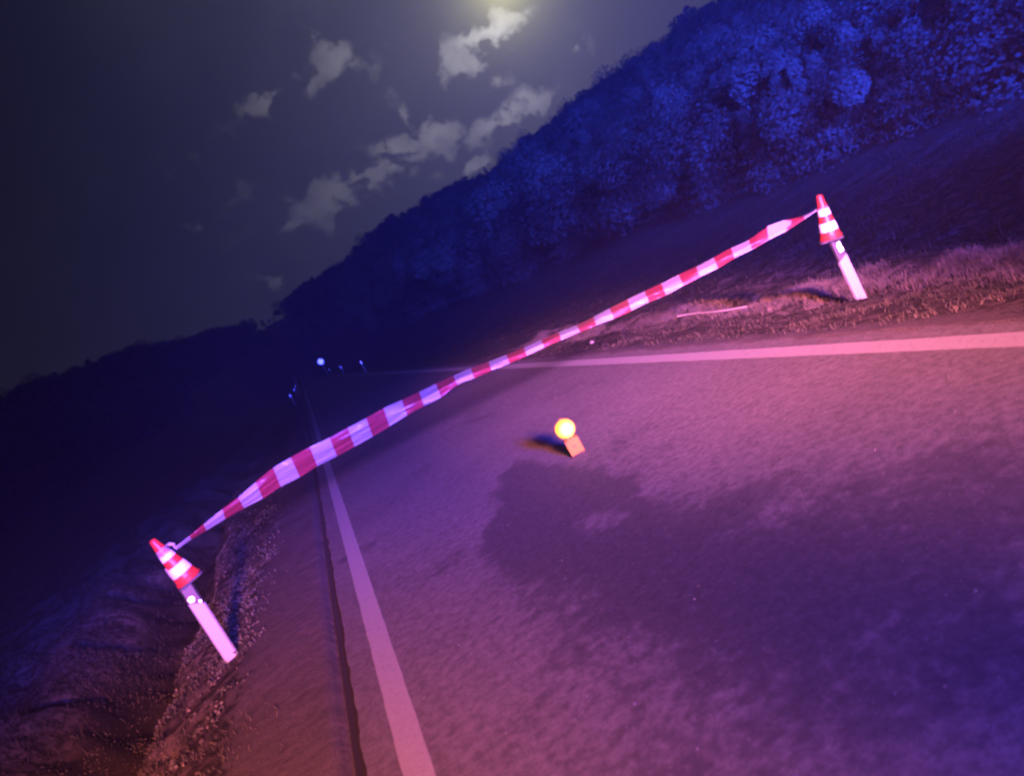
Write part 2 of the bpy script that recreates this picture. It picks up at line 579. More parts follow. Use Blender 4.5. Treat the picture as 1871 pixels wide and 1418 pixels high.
def strip(name, x0f, x1f, xsn, ysn, z, mat, thick=0.05, dark_patch=False, kind='structure'):
    """sheet between two edge functions, with skirts down the long sides"""
    xs_, ys_ = xsn, ysn
    T, YY = np.meshgrid(xs_, ys_)
    A, Bq = x0f(YY), x1f(YY)
    XX = A + (Bq - A) * T
    ZZ = road_z(YY) + z
    # skirts
    XX = np.concatenate([XX[:, :1], XX, XX[:, -1:]], 1)
    Y2 = np.concatenate([YY[:, :1], YY, YY[:, -1:]], 1)
    ZZ = np.concatenate([ZZ[:, :1] - thick, ZZ, ZZ[:, -1:] - thick], 1)
    n_, m_ = XX.shape
    id_ = np.arange(n_ * m_).reshape(n_, m_)
    q = np.stack([id_[:-1, :-1], id_[:-1, 1:], id_[1:, 1:], id_[1:, :-1]], -1).reshape(-1, 4)
    o = mesh_np(name, np.stack([XX, Y2, ZZ], -1).reshape(-1, 3), q, mat)
    at_ = o.data.attributes.new('dark_patch', 'FLOAT', 'POINT')
    if dark_patch:
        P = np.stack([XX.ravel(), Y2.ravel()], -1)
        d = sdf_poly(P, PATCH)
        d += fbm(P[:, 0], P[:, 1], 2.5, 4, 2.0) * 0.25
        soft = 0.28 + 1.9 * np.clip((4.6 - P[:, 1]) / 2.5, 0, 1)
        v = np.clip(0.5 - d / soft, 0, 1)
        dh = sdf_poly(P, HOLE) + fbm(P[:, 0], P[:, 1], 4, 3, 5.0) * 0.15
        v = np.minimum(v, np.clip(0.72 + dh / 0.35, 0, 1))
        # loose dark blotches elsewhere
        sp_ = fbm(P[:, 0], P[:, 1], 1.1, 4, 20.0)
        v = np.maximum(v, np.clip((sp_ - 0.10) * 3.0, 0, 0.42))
    else:
        v = np.zeros(XX.size)
    at_.data.foreach_set('value', v.astype(np.float32))
    tag(o, kind=kind)
    return o


yroad = axis([(-30, -1, 3, 0.1), (-1, 12, 0.045, 0.05), (12, 40, 0.06, 1.0), (40, 360, 2, 8)])
jag = lambda yy, s, a: fbm(yy, yy * 0 + s, 7.0, 3, s) * a
strip('road', lambda y: JOINT_X + 0.016 + jag(y, 1.0, 0.035), lambda y: ROAD_R + jag(y, 4.0, 0.12), np.linspace(0, 1, 90), yroad, 0.0, M_ROAD, 0.07, dark_patch=True)
M_TAR = simple('joint_tar', (0.004, 0.004, 0.005), 0.9)
strip('road_joint', lambda y: y * 0 + JOINT_X - 0.05, lambda y: y * 0 + JOINT_X + 0.05, np.linspace(0, 1, 3), yroad, -0.035, M_TAR, 0.02)

mt, nb, bs = new_mat('road_paint')
geo = nb.n('ShaderNodeNewGeometry').outputs['Position']
p1, _ = nb.noise(geo, 70.0, 4, 0.7)
p2, _ = nb.noise(geo, 6.0, 5, 0.65)
pc = nb.mix(nb.mr(p1, 0.4, 0.7, 0, 1), (0.23, 0.23, 0.22), (0.33, 0.325, 0.31))
pc = nb.mix(nb.mr(p2, 0.5, 0.8, 0, 0.5), pc, (0.25, 0.24, 0.23))
p3, _ = nb.noise(geo, 22.0, 6, 0.8)
pc = nb.mix(nb.mr(p1, 0.60, 0.70, 0, 0.8), pc, (0.11, 0.105, 0.10))
pc = nb.mix(nb.mr(p3, 0.56, 0.66, 0, 0.75), pc, (0.12, 0.115, 0.11))
nb.l(pc, bs.inputs['Base Color'])
bs.inputs['Roughness'].default_value = 0.7
M_PAINT = mt
strip('edge_line_left', lambda y: -0.525 + 0.08 + jag(y, 11, 0.008) - 0.03, lambda y: -0.405 + 0.05 + 0.012 + jag(y, 12, 0.008), np.linspace(0, 1, 4), yroad, 0.004, M_PAINT, 0.003)
strip('edge_line_right', lambda y: 3.24 + jag(y, 13, 0.01) - 0.03, lambda y: 3.38 + jag(y, 14, 0.01), np.linspace(0, 1, 4), yroad, 0.004, M_PAINT, 0.003)

# ------------------------------------------------------------------ woods
def leaf_cloud(n, hh, rr, size, seed, conif=False, dense=False):
    """leaf-clump quads through a crown of height hh, radius rr, base at 0.18 hh"""
    g = np.random.default_rng(seed)
    nl = 7 if not conif else 1
    if conif:
        t = g.random(n) ** 0.75
        rad = rr * (1 - t) * (0.75 + 0.35 * np.sin(t * 40 + g.random() * 6)) * np.sqrt(g.random(n)) + 0.05
        a = g.random(n) * 2 * np.pi
        P = np.stack([rad * np.cos(a), rad * np.sin(a), hh * (0.1 + 0.9 * t)], -1)
    else:
        cen = np.stack([g.normal(0, rr * 0.42, nl), g.normal(0, rr * 0.42, nl), hh * (0.38 + 0.5 * g.random(nl))], -1)
        cen[0] = (0, 0, hh * 0.86)
        rad = rr * (0.32 + 0.35 * g.random(nl))
        k = g.integers(0, nl, n)
        d = g.normal(size=(n, 3))
        d /= np.linalg.norm(d, axis=1)[:, None]
        P = cen[k] + d * (rad[k] * g.random(n) ** 0.3)[:, None] * np.array([1, 1, 1.15])
        if dense:
            out = P - np.array([0, 0, hh * 0.35])
            out[:, :2] *= hh / rr * 0.5
            out /= np.linalg.norm(out, axis=1)[:, None]
            return quads_at(P, size, g, out * 0.75 + d * 0.25)
    if dense:
        out = P * np.array([1, 1, 0]) / rr * 1.6 + np.array([0, 0, 0.45])
        return quads_at(P, size, g, out)
    return quads_at(P, size, g)


def quads_at(P, size, g, nrm=None):
    n = len(P)
    a = g.normal(size=(n, 3))
    a /= np.linalg.norm(a, axis=1)[:, None]
    ref = g.normal(size=(n, 3))
    if nrm is not None:
        nn = nrm + g.normal(size=(n, 3)) * 0.22
        nn /= np.linalg.norm(nn, axis=1)[:, None]
        a = np.cross(nn, a)
        a /= np.linalg.norm(a, axis=1)[:, None] + 1e-9
        ref = nn
    c = np.cross(a, ref)
    c /= np.linalg.norm(c, axis=1)[:, None]
    s = (size * (0.5 + g.random(n)))[:, None] if np.isscalar(size) else (size * (0.5 + g.random(n)))[:, None]
    V = np.stack([P - a * s - c * s * 0.3, P + a * s * 0.15 - c * s, P + a * s + c * s * 0.25, P - a * s * 0.2 + c * s], 1)
    Fq = np.arange(n * 4).reshape(n, 4)
    return V.reshape(-1, 3), Fq


def foliage(name, c0, c1):
    mt, nb, bs = new_mat(name)
    oi = nb.n('ShaderNodeNewGeometry')
    f, _ = nb.noise(oi.outputs['Position'], 0.35, 4, 0.6)
    nb.l(nb.mix(nb.mr(f, 0.3, 0.7, 0, 1), c0, c1), bs.inputs['Base Color'])
    bs.inputs['Roughness'].default_value = 0.85
    bs.inputs['Specular IOR Level'].default_value = 0.15
    return mt


M_LEAF = foliage('woodland_foliage', (0.05, 0.062, 0.045), (0.085, 0.098, 0.07))
M_BARK = simple('bark', (0.07, 0.055, 0.04), 0.9, var=0.3)

proto_col = bpy.data.collections.new('woodland_kinds')
for k in range(6):
    V, Fq = leaf_cloud(5200, 1.0, 0.36, 0.0105, 100 + k, conif=(k % 3 == 0), dense=True)
    po = mesh_np('woodland_kind', V, Fq, M_LEAF)
    C.objects.unlink(po)
    proto_col.objects.link(po)
N_T = 6500
pts_, rot_, scl_ = [], [], []
th_all = np.radians(-42 + rng.random(N_T) * 112)
for i in range(N_T):
    th = th_all[i]
    deg = math.degrees(th)
    rd = float(np.interp(deg, RD_AZ, RD_R))
    foot = min((19.0 if deg < 0 else 15.0) / max(abs(math.sin(th)), 1e-3), rd * 0.8)
    r = foot * (rd * 1.02 / foot) ** (rng.random() ** 0.75)
    x, y = r * math.sin(th), r * math.cos(th)
    if abs(x - 1.2) < 9 or y < 0:
        continue
    h_ = TREE_H * (0.50 + 0.4 * rng.random()) * (0.22 + 0.78 * min(1, r / 75)) * (1 + 0.15 * (r > 200))
    wid = h_ * (0.9 + 0.6 * rng.random())
    pts_.append((x, y, float(terrain(x, y, False)) - 0.12 * h_))
    rot_.append((0, 0, rng.random() * 6.28))
    scl_.append((wid, wid, h_))
me = bpy.data.meshes.new('woodland')
me.from_pydata(pts_, [], [])
for nm, arr in (('rot', rot_), ('scl', scl_)):
    at_ = me.attributes.new(nm, 'FLOAT_VECTOR', 'POINT')
    at_.data.foreach_set('vector', np.array(arr, np.float32).ravel())
wood = bpy.data.objects.new('woodland', me)
C.objects.link(wood)
ng = bpy.data.node_groups.new('scatter_trees', 'GeometryNodeTree')
ng.interface.new_socket('Geometry', in_out='INPUT', socket_type='NodeSocketGeometry')
ng.interface.new_socket('Geometry', in_out='OUTPUT', socket_type='NodeSocketGeometry')
gi, go = ng.nodes.new('NodeGroupInput'), ng.nodes.new('NodeGroupOutput')
ip = ng.nodes.new('GeometryNodeInstanceOnPoints')
ci = ng.nodes.new('GeometryNodeCollectionInfo')
ci.inputs['Collection'].default_value = proto_col
ci.inputs['Separate Children'].default_value = True
ci.inputs['Reset Children'].default_value = True
ip.inputs['Pick Instance'].default_value = True
for nm, tgt in (('rot', 'Rotation'), ('scl', 'Scale')):
    na = ng.nodes.new('GeometryNodeInputNamedAttribute')
    na.data_type = 'FLOAT_VECTOR'
    na.inputs['Name'].default_value = nm
    ng.links.new(na.outputs['Attribute'], ip.inputs[tgt])
ng.links.new(gi.outputs[0], ip.inputs['Points'])
ng.links.new(ci.outputs[0], ip.inputs['Instance'])
ng.links.new(ip.outputs[0], go.inputs[0])
wood.modifiers.new('scatter', 'NODES').node_group = ng
tag(wood, 'dense dark woodland covering the slopes on both sides of the road', None, kind='stuff')

# skyline trees, one object each with trunk and crown


def tree_proto(k):
    conif = k in (1, 4)
    V, Fq = leaf_cloud(1500 if not conif else 1000, 9.0, 2.1 if not conif else 1.4, 0.19, 300 + k, conif)
    crown = mesh_np('crown', V, Fq, M_LEAF)
    bm = bmesh.new()
    lathe(bm, [(0.20, -1.5), (0.16, 1.0), (0.11, 4.0), (0.05, 7.0), (0.01, 8.6)], 7)
    for j in range(5):
        a = random.random() * 6.28
        z0 = 2.5 + j * 0.9
        L = 1.7 - 0.2 * j
        p0 = Vector((0, 0, z0))
        p1 = Vector((math.cos(a) * L, math.sin(a) * L, z0 + 1.3))
        d = (p1 - p0).normalized()
        s = d.orthogonal().normalized()
        t2 = d.cross(s)
        r0 = [bm.verts.new(p0 + (s * math.cos(q) + t2 * math.sin(q)) * 0.06) for q in (0, 2.1, 4.2)]
        r1 = [bm.verts.new(p1 + (s * math.cos(q) + t2 * math.sin(q)) * 0.015) for q in (0, 2.1, 4.2)]
        for q in range(3):
            bm.faces.new((r0[q], r0[(q + 1) % 3], r1[(q + 1) % 3], r1[q]))
    trunk = obj_bm('trunk', bm, M_BARK)
    return crown, trunk


tree_meshes = [tree_proto(k) for k in range(7)]
first_used = [False] * 7


def place_tree(k, x, y, z, hs, ws, label, group):
    t = empty('tree', (x, y, z), (0, 0, random.random() * 6.28), label, 'tree', group)
    t.scale = (ws, ws, hs)
    if first_used[k]:
        cr, tr = tree_meshes[k][0].copy(), tree_meshes[k][1].copy()
        C.objects.link(cr)
        C.objects.link(tr)
    else:
        cr, tr = tree_meshes[k]
        first_used[k] = True
    cr.parent = t
    tr.parent = t
    return t


az_list = []
a = -17.5
while a < 39.5:
    az_list.append(a)
    rd = float(np.interp(a, RD_AZ, RD_R))
    a += math.degrees(2.3 / rd) * (0.6 + 0.9 * random.random())
for i, a in enumerate(az_list):
    rd = float(np.interp(a, RD_AZ, RD_R)) * (0.97 + 0.05 * random.random())
    th = math.radians(a)
    x, y = rd * math.sin(th), rd * math.cos(th)
    z = float(terrain(x, y, False))
    top = rd * math.tan(R_(float(np.interp(a, SIL_AZ, SIL_EL)))) + CAM_H
    if a < -1:
        vr, lab, grp = 0.5, 'rounded black tree on the skyline of the low left-hand wood', 'trees on the left skyline'
    elif a < 16:
        vr, lab, grp = 0.9, 'dark tree on the skyline of the far slope beyond the road end', 'trees on the far skyline'
    else:
        vr, lab, grp = 1.5, 'dark blue-lit tree standing out on the skyline of the right-hand slope', 'trees on the right skyline'
    hh = (top - z) + (random.random() - 0.62) * vr * (rd / 110.0) * 1.1
    if random.random() < (0.10 if a > 16 else 0.04):
        hh += vr * 0.9
    sc = max(hh, 4.0) / 9.6
    k = random.choice([0, 2, 3, 5, 6] if a < -1 else [0, 1, 2, 3, 4, 5, 6])
    place_tree(k, x, y, z, sc, sc * (0.8 + 0.4 * random.random()), lab, grp)

# ------------------------------------------------------------------ grass


def blades(pts, hts, wid, lean, g, curl=True):
    n = len(pts)
    a = g.random(n) * 2 * np.pi
    l = g.random(n) * lean
    dirx, diry = np.cos(a) * l, np.sin(a) * l
    b_ = g.random(n) * 2 * np.pi
    wx, wy = np.cos(b_) * wid, np.sin(b_) * wid
    P0 = pts
    mid = pts + np.stack([dirx * hts * 0.45, diry * hts * 0.45, hts * 0.6], -1)
    top = pts + np.stack([dirx * hts * 1.25, diry * hts * 1.25, hts * (1 - 0.35 * l)], -1)
    wv = np.stack([wx, wy, np.zeros(n)], -1)
    V = np.stack([P0 - wv, P0 + wv, mid - wv * 0.75, mid + wv * 0.75, top], 1).reshape(-1, 3)
    i0 = np.arange(n) * 5
    T = np.concatenate([np.stack([i0, i0 + 1, i0 + 3], -1), np.stack([i0, i0 + 3, i0 + 2], -1), np.stack([i0 + 2, i0 + 3, i0 + 4], -1)])
    return V, T


def grass_mat(name, c0, c1, sc=3.0):
    mt, nb, bs = new_mat(name)
    p = nb.n('ShaderNodeNewGeometry').outputs['Position']
    f, _ = nb.noise(p, sc, 5, 0.65)
    nb.l(nb.mix(nb.mr(f, 0.35, 0.65, 0, 1), c0, c1), bs.inputs['Base Color'])
    bs.inputs['Roughness'].default_value = 0.8
    bs.inputs['Specular IOR Level'].default_value = 0.2
    return mt


M_DRY = grass_mat('dry_grass', (0.06, 0.052, 0.038), (0.19, 0.165, 0.125))
M_GRASS = grass_mat('short_grass', (0.022, 0.028, 0.013), (0.085, 0.075, 0.048), 2.2)

# right verge: tussocks of dry grass along the crest of the bank
g = np.random.default_rng(21)
PT, HT = [], []
for i in range(520):
    y = 2.0 + 17 * g.random() ** 1.2
    dens_ = fbm(np.array([y]), np.array([0.0]), 0.8, 2, 4.0)[0]
    if dens_ < 0.0 and g.random() < 0.85:
        continue
    x = ROAD_R + 2.05 + g.normal(0, 0.20) + 0.12 * math.sin(y * 1.3)
    if math.hypot(x - 5.15, (y - 6.4) * 0.6) < 0.34:
        continue
    n = int(130 + 110 * g.random())
    rr = 0.06 + 0.09 * g.random()
    hh = 0.05 + 0.10 * g.random()
    px = x + g.normal(0, rr, n)
    py = y + g.normal(0, rr, n)
    PT.append(np.stack([px, py, terrain(px, py) - 0.01], -1))
    HT.append(hh * (0.4 + 0.7 * g.random(n)))
V, T = blades(np.concatenate(PT), np.concatenate(HT), 0.0022, 1.1, g)
o = mesh_np('dry_grass', V, T, M_DRY)
tag(o, 'pale dry grass tussocks along the right verge', None, kind='stuff')
n = 26000
x = ROAD_R + 0.15 + 1.9 * g.random(n)
y = 1.6 + 17 * g.random(n) ** 1.5
dn = fbm(x, y, 1.9, 4, 31.0)
keep = g.random(n) < np.clip(0.45 + dn * 3.0, 0.05, 1) * np.clip((x - ROAD_R) / 0.5, 0.1, 1)
x, y = x[keep], y[keep]
V, T = blades(np.stack([x, y, terrain(x, y) - 0.006], -1), 0.02 + 0.045 * g.random(len(x)), 0.003, 1.4, g)
o = mesh_np('verge_grass', V, T, M_GRASS)
tag(o, 'thin low grass between the right edge line and the tussocks', None, kind='stuff')

# left verge, ditch bank and short growth
PT, HT = [], []
n = 130000
x = -1.0 - 5.0 * g.random(n) ** 1.2
y = 1.8 + 20 * g.random(n) ** 1.7
dn = fbm(x, y, 1.7, 3, 6.0) + fbm(x, y, 7.0, 2, 8.0) * 0.5
keep = g.random(n) < np.clip(0.35 + dn * 3.2, 0.03, 1) * np.clip((-1.15 - x) / 1.0, 0.02, 1)
x, y = x[keep], y[keep]
PT = np.stack([x, y, terrain(x, y) - 0.008], -1)
HT = (0.02 + 0.05 * g.random(len(x))) * (1 + 0.8 * np.clip(-x - 2.5, 0, 1.5))
V, T = blades(PT, HT, 0.0028, 1.3, g)
o = mesh_np('short_grass', V, T, M_GRASS)
tag(o, 'short blotchy grass and moss on the left shoulder and ditch bank', None, kind='stuff')
# rough growth further out, both sides
n = 60000
sd = g.random(n) < 0.55
x = np.where(sd, ROAD_R + 2.3 + 14 * g.random(n) ** 1.4, ROAD_L - 3.2 - 12 * g.random(n) ** 1.3)
y = 3 + 45 * g.random(n) ** 1.4
dn = fbm(x, y, 0.6, 4, 16.0)
keep = g.random(n) < np.clip(0.4 + dn * 3, 0.02, 1)
x, y = x[keep], y[keep]
V, T = blades(np.stack([x, y, terrain(x, y) - 0.02], -1), 0.05 + 0.20 * g.random(len(x)) * (0.25 + 0.5 * sst(1.5, 4, np.where(x > 0, x - ROAD_R, ROAD_L - x))), 0.0035, 0.9, g)
o = mesh_np('rough_grass', V, T, M_GRASS)
tag(o, 'rough unmown grass on the slopes beyond both verges', None, kind='stuff')
# leaf litter / low weeds on the left verge
n = 1300
x = -1.6 - 3.6 * g.random(n) ** 1.2
y = 2.0 + 12 * g.random(n) ** 1.4
P = np.stack([x, y, terrain(x, y) + 0.012], -1)
V, Fq = quads_at(P, 0.008, g)
M_LITTER = grass_mat('fallen_leaves', (0.05, 0.04, 0.025), (0.20, 0.17, 0.12), 14.0)
o = mesh_np('leaf_litter', V, Fq, M_LITTER)
tag(o, 'small fallen leaves and weeds scattered over the left verge', None, kind='stuff')
# rosettes of low weeds
PT = []
for i in range(1500):
    x = -1.35 - 4.2 * g.random() ** 1.1
    y = 1.9 + 13 * g.random() ** 1.3
    if g.random() > 0.25 + 3.0 * fbm(np.array([x]), np.array([y]), 1.1, 3, 61.0)[0] + 0.25:
        continue
    n = int(16 + 30 * g.random())
    r_ = 0.03 + 0.07 * g.random()
    px, py = x + g.normal(0, r_, n), y + g.normal(0, r_, n)
    PT.append(np.stack([px, py, terrain(px, py) + 0.004 + 0.035 * g.random(n) * (r_ / 0.07)], -1))
V, Fq = quads_at(np.concatenate(PT), 0.009, g)
o = mesh_np('verge_weeds', V, Fq, grass_mat('weed_leaves', (0.035, 0.042, 0.022), (0.095, 0.09, 0.062), 5.0))
tag(o, 'low leafy weeds in clumps along the left verge and ditch', None, kind='stuff')
# pale grit on the asphalt
n = 420
x = -0.5 + 4.2 * g.random(n)
y = 1.2 + 10 * g.random(n) ** 1.5
bmg = bmesh.new()
for i in range(n):
    r_ = bmesh.ops.create_icosphere(bmg, subdivisions=1, radius=0.0012 + 0.0028 * g.random() ** 3)
    for v in r_['verts']:
        v.co = Vector((v.co.x * 1.3 + x[i], v.co.y + y[i], v.co.z * 0.6 + 0.002))
M_GRIT = simple('grit', (0.2, 0.2, 0.19), 0.8)
o = obj_bm('grit', bmg, M_GRIT)
tag(o, 'loose pale grit scattered on the road', None, kind='stuff')

# ------------------------------------------------------------------ marker posts
M_POST = simple('post_plastic', (0.30, 0.30, 0.295), 0.45, var=0.06, scale=12)
M_POST_DIM = simple('dimmed_post_plastic', (0.09, 0.09, 0.085), 0.8, var=0.3, scale=12)  # post plastic darkened so the far bodies look unlit
M_BAND = simple('black_band', (0.03, 0.028, 0.03), 0.45)
M_BAND_SIDE = simple('post_side', (0.42, 0.42, 0.42), 0.5)
M_CONE = simple('cone_orange', (0.55, 0.035, 0.02), 0.45, var=0.10, scale=18)
M_SLEEVE = simple('reflective_sleeve', (0.93, 0.93, 0.93), 0.4, var=0.05, scale=60)
M_RUBBER = simple('cone_base_rubber', (0.045, 0.035, 0.045), 0.8)
mt, nb, bs = new_mat('reflector_prism')
bs.inputs['Base Color'].default_value = (0.95, 0.95, 0.95, 1)
bs.inputs['Metallic'].default_value = 1.0
bs.inputs['Roughness'].default_value = 0.36
M_PRISM = mt

SEC = [(-0.060, 0.005), (-0.047, -0.020), (0.047, -0.020), (0.060, 0.005), (0.040, 0.055), (-0.040, 0.055)]


def sec_prism(name, z0, s0, z1, s1, mat, parent, grow=0.0):
    bm = bmesh.new()
    lo, hi = [], []
    for (x, y) in SEC:
        gx, gy = x * (1 + grow), y * (1 + grow)
        lo.append(bm.verts.new((gx, gy, z0 + s0 * x)))
        hi.append(bm.verts.new((gx, gy, z1 + s1 * x)))
    n = len(SEC)
    for k in range(n):
        bm.faces.new((lo[k], lo[(k + 1) % n], hi[(k + 1) % n], hi[k]))
    bm.faces.new(lo[::-1])
    bm.faces.new(hi)
    es = [e for e in bm.edges if abs(e.verts[0].co.x - e.verts[1].co.x) < 1e-5 and abs(e.verts[0].co.y - e.verts[1].co.y) < 1e-5]
    bmesh.ops.bevel(bm, geom=es, offset=0.005, segments=2, affect='EDGES', profile=0.5)
    return obj_bm(name, bm, mat, parent)


def marker_post(loc, rz, slope, zw, top, kindr, label, group, plastic=None):
    """white plastic post: body with slanted top, black band carrying reflector(s), white head"""
    t = empty('marker_post', loc, (0, 0, rz), label, 'marker post', group)
    plastic = plastic or M_POST
    sec_prism('body', -0.25, 0, zw, slope, plastic, t)
    sec_prism('black_band', zw + 0.0005, slope, zw + 0.25, slope, M_BAND, t, -0.03)
    sec_prism('head', zw + 0.2505, slope, top, 0, plastic, t)
    if kindr == 'rect':
        bm = bmesh.new()
        rbox(bm, 0.042, 0.008, 0.16 if top > 1.02 else 0.10, (0.012, -0.0235, zw + 0.115), 0.003, 2)
        obj_bm('reflector', bm, M_PRISM, t)
    else:
        for dz, rr, dx in ((0.048, 0.029, -0.012), (0.000, 0.012, 0.036)):
            bm = bmesh.new()
            lathe(bm, [(0.001, -0.028), (rr * 0.7, -0.0275), (rr, -0.025), (rr, -0.018)], 28, 'Y', (dx, 0, zw + dz))
            obj_bm('reflector', bm, M_PRISM, t, smooth=False)
    return t


def traffic_cone(loc, rot, label, group):
    """loc = centre of the lower rim"""
    t = empty('traffic_cone', loc, rot, label, 'traffic cone', group)
    Hc, r0, r1 = 0.47, 0.110, 0.027
    rad = lambda z: r0 + (r1 - r0) * z / Hc
    bm = bmesh.new()
    lathe(bm, [(r0 + 0.006, -0.004), (r0 + 0.006, 0.012)] + [(rad(z), z) for z in np.linspace(0.02, Hc - 0.012, 12)] +
          [(r1 - 0.002, Hc - 0.004), (r1 - 0.008, Hc)], 48, cap=False)
    # hollow inside wall so that the rim has thickness
    lathe(bm, [(r1 - 0.008, Hc), (r1 - 0.012, Hc - 0.02), (r0 - 0.004, 0.0), (r0 + 0.006, -0.004)], 48, cap=False)
    bmesh.ops.remove_doubles(bm, verts=bm.verts, dist=1e-5)
    obj_bm('cone_body', bm, M_CONE, t, smooth=True)
    for f0, f1 in ((0.32, 0.47), (0.63, 0.83)):
        zt, zb = Hc * (1 - f0), Hc * (1 - f1)
        bm = bmesh.new()
        lathe(bm, [(rad(zb) + 0.0005, zb), (rad(zb) + 0.0022, zb + 0.001), (rad(zt) + 0.0022, zt - 0.001), (rad(zt) + 0.0005, zt)], 48, cap=False)
        obj_bm('reflective_band', bm, M_SLEEVE, t, smooth=True)
    # square foot with a round opening
    bm = bmesh.new()
    hw = 0.120
    n = 40
    for zz in (-0.022, -0.004):
        pass
    ring_in, ring_out = [], []
    for zz in (-0.024, -0.004):
        ri, ro = [], []
        for k in range(n):
            a = 2 * math.pi * k / n
            c_, s_ = math.cos(a), math.sin(a)
            q = hw / max(abs(c_), abs(s_))
            q = min(q, hw * 1.28)
            ri.append(bm.verts.new(((r0 - 0.01) * c_, (r0 - 0.01) * s_, zz)))
            ro.append(bm.verts.new((q * c_, q * s_, zz)))
        ring_in.append(ri)
        ring_out.append(ro)
    for k in range(n):
        k2 = (k + 1) % n
        bm.faces.new((ring_in[1][k], ring_out[1][k], ring_out[1][k2], ring_in[1][k2]))
        bm.faces.new((ring_in[0][k2], ring_out[0][k2], ring_out[0][k], ring_in[0][k]))
        bm.faces.new((ring_out[0][k], ring_out[0][k2], ring_out[1][k2], ring_out[1][k]))
        bm.faces.new((ring_in[0][k2], ring_in[0][k], ring_in[1][k], ring_in[1][k2]))
    obj_bm('base_plate', bm, M_RUBBER, t)
    return t


def unproj_depth(px, py, ref, z=None):
    """point on the ray through a photo pixel at the horizontal range of ref"""
    v = ray(px, py)
    rng_ = math.hypot(ref[0], ref[1])
    t = rng_ / math.hypot(v[0], v[1])
    return v * t + np.array([0, 0, CAM_H])


LB = on_ground(420, 1197, 0.0)                                  # foot of the left post
vR = ray(1574, 546)
RB = vR * ((-0.36 - CAM_H) / vR[2]) + np.array([0, 0, CAM_H])     # foot of the right post, below the road level
print('left post', LB, 'right post', RB)
lt = unproj_depth(364, 1099, LB)      # top of white body, middle
rt = unproj_depth(1541, 470, RB)
zl, zr = lt[2] - LB[2], rt[2] - RB[2]
lcb = unproj_depth(345, 1058, LB)
lct = unproj_depth(277, 987, LB)
rcb = unproj_depth(1518, 434, RB)
rct = unproj_depth(1496, 356, RB)
print('zl', zl, 'zr', zr, 'cones', lcb, lct, np.linalg.norm(lct - lcb), rcb, rct, np.linalg.norm(rct - rcb))
faceL = math.atan2(LB[0] - 0.3, LB[1] + 2)
marker_post(LB, 0.12, -0.52, zl, zl + 0.36, 'round', 'white marker post with round reflector left of the road, under the lower cone', 'marker posts along the road')
marker_post(RB, -0.30, 0.50, zr, zr + 0.42, 'rect', 'white marker post with long upright reflector in the right verge grass, under the upper cone', 'marker posts along the road')


def cone_on(bot, top, label):
    d = Vector(top - bot)
    L = d.length
    q = d.to_track_quat('Z', 'Y')
    t = traffic_cone(Vector(bot), q.to_euler(), label, 'traffic cones on marker posts')
    s = L / 0.47
    t.scale = (s, s, s)
    return t, s


tL, sL = cone_on(lcb, lct, 'red and white traffic cone on the left post, barrier tape wrapped round its upper half')
tR, sR = cone_on(rcb, rct, 'red and white traffic cone on the right post, leaning above the grass verge')
print('cone scales', sL, sR)

# far posts beyond the barrier, seen by their reflectors


def far_post(px, py, yr, side, label):
    v = ray(px, py)
    t = yr / v[1]
    P = v * t + np.array([0, 0, CAM_H])
    gz = float(terrain(P[0], P[1], False))
    o = marker_post((P[0], P[1], P[2] - 0.85), 0.0, -0.5 if side < 0 else 0.5, 0.72, 1.0, 'rect', label, 'far marker posts along the road', M_POST_DIM)
    return o


far = [(530, 723, 61, -1, 'nearest far marker post on the left side, its reflector a short bright streak'),
       (537, 712, 88, -1, 'second small reflector post on the left beyond the tape'),
       (539, 705, 118, -1, 'third small reflector post on the left beyond the tape'),
       (540, 697, 190, -1, 'fourth faint reflector post on the left in the distance'),
       (538, 689, 280, -1, 'farthest and faintest reflector post on the left'),
       (659, 662, 50, 1, 'nearest far marker post on the right side beyond the tape'),
       (622, 672, 78, 1, 'second small reflector post on the right, right of the bright round sign'),
       (602, 675, 125, 1, 'dim reflector post on the right just below the bright round sign')]
for f_ in far:
    far_post(*f_)

# the bright round sign far down the road
v = ray(586, 661)
P = v * (118 / v[1]) + np.array([0, 0, CAM_H])
t = empty('road_sign', (P[0], P[1], 0), (0, 0, 0), 'small bright round sign far down the dark road', 'road sign')
gz = float(terrain(P[0], P[1], False))
bm = bmesh.new()
lathe(bm, [(0.03, gz - 0.4), (0.03, P[2] + 0.4)], 10)
obj_bm('pole', bm, M_BAND_SIDE, t)
bm = bmesh.new()
lathe(bm, [(0.40, -0.05), (0.42, -0.048), (0.42, -0.035), (0.40, -0.033)], 32, 'Y', (0, 0, P[2]))
obj_bm('sign_face', bm, M_PRISM, t)

# turn every prism reflector so that it throws the vehicle lamps' light back to the road user
bpy.context.view_layer.update()
LAMP_P = Vector((1.5, -9.0, 3.4))
EYE = Vector((0, 0, CAM_H))
for o in list(C.objects):
    if o.type == 'MESH' and (o.name.startswith('reflector') or o.name.startswith('sign_face')):
        cen = sum((Vector(c) for c in o.bound_box), Vector()) / 8
        wc = o.matrix_world @ cen
        nrm = ((LAMP_P - wc).normalized() + (EYE - wc).normalized()).normalized()
        nl = (o.matrix_world.to_3x3().inverted() @ nrm).normalized()
        q = Vector((0, -1, 0)).rotation_difference(nl)
        me = o.data
        me.transform(Matrix.Translation(cen) @ q.to_matrix().to_4x4() @ Matrix.Translation(-cen))

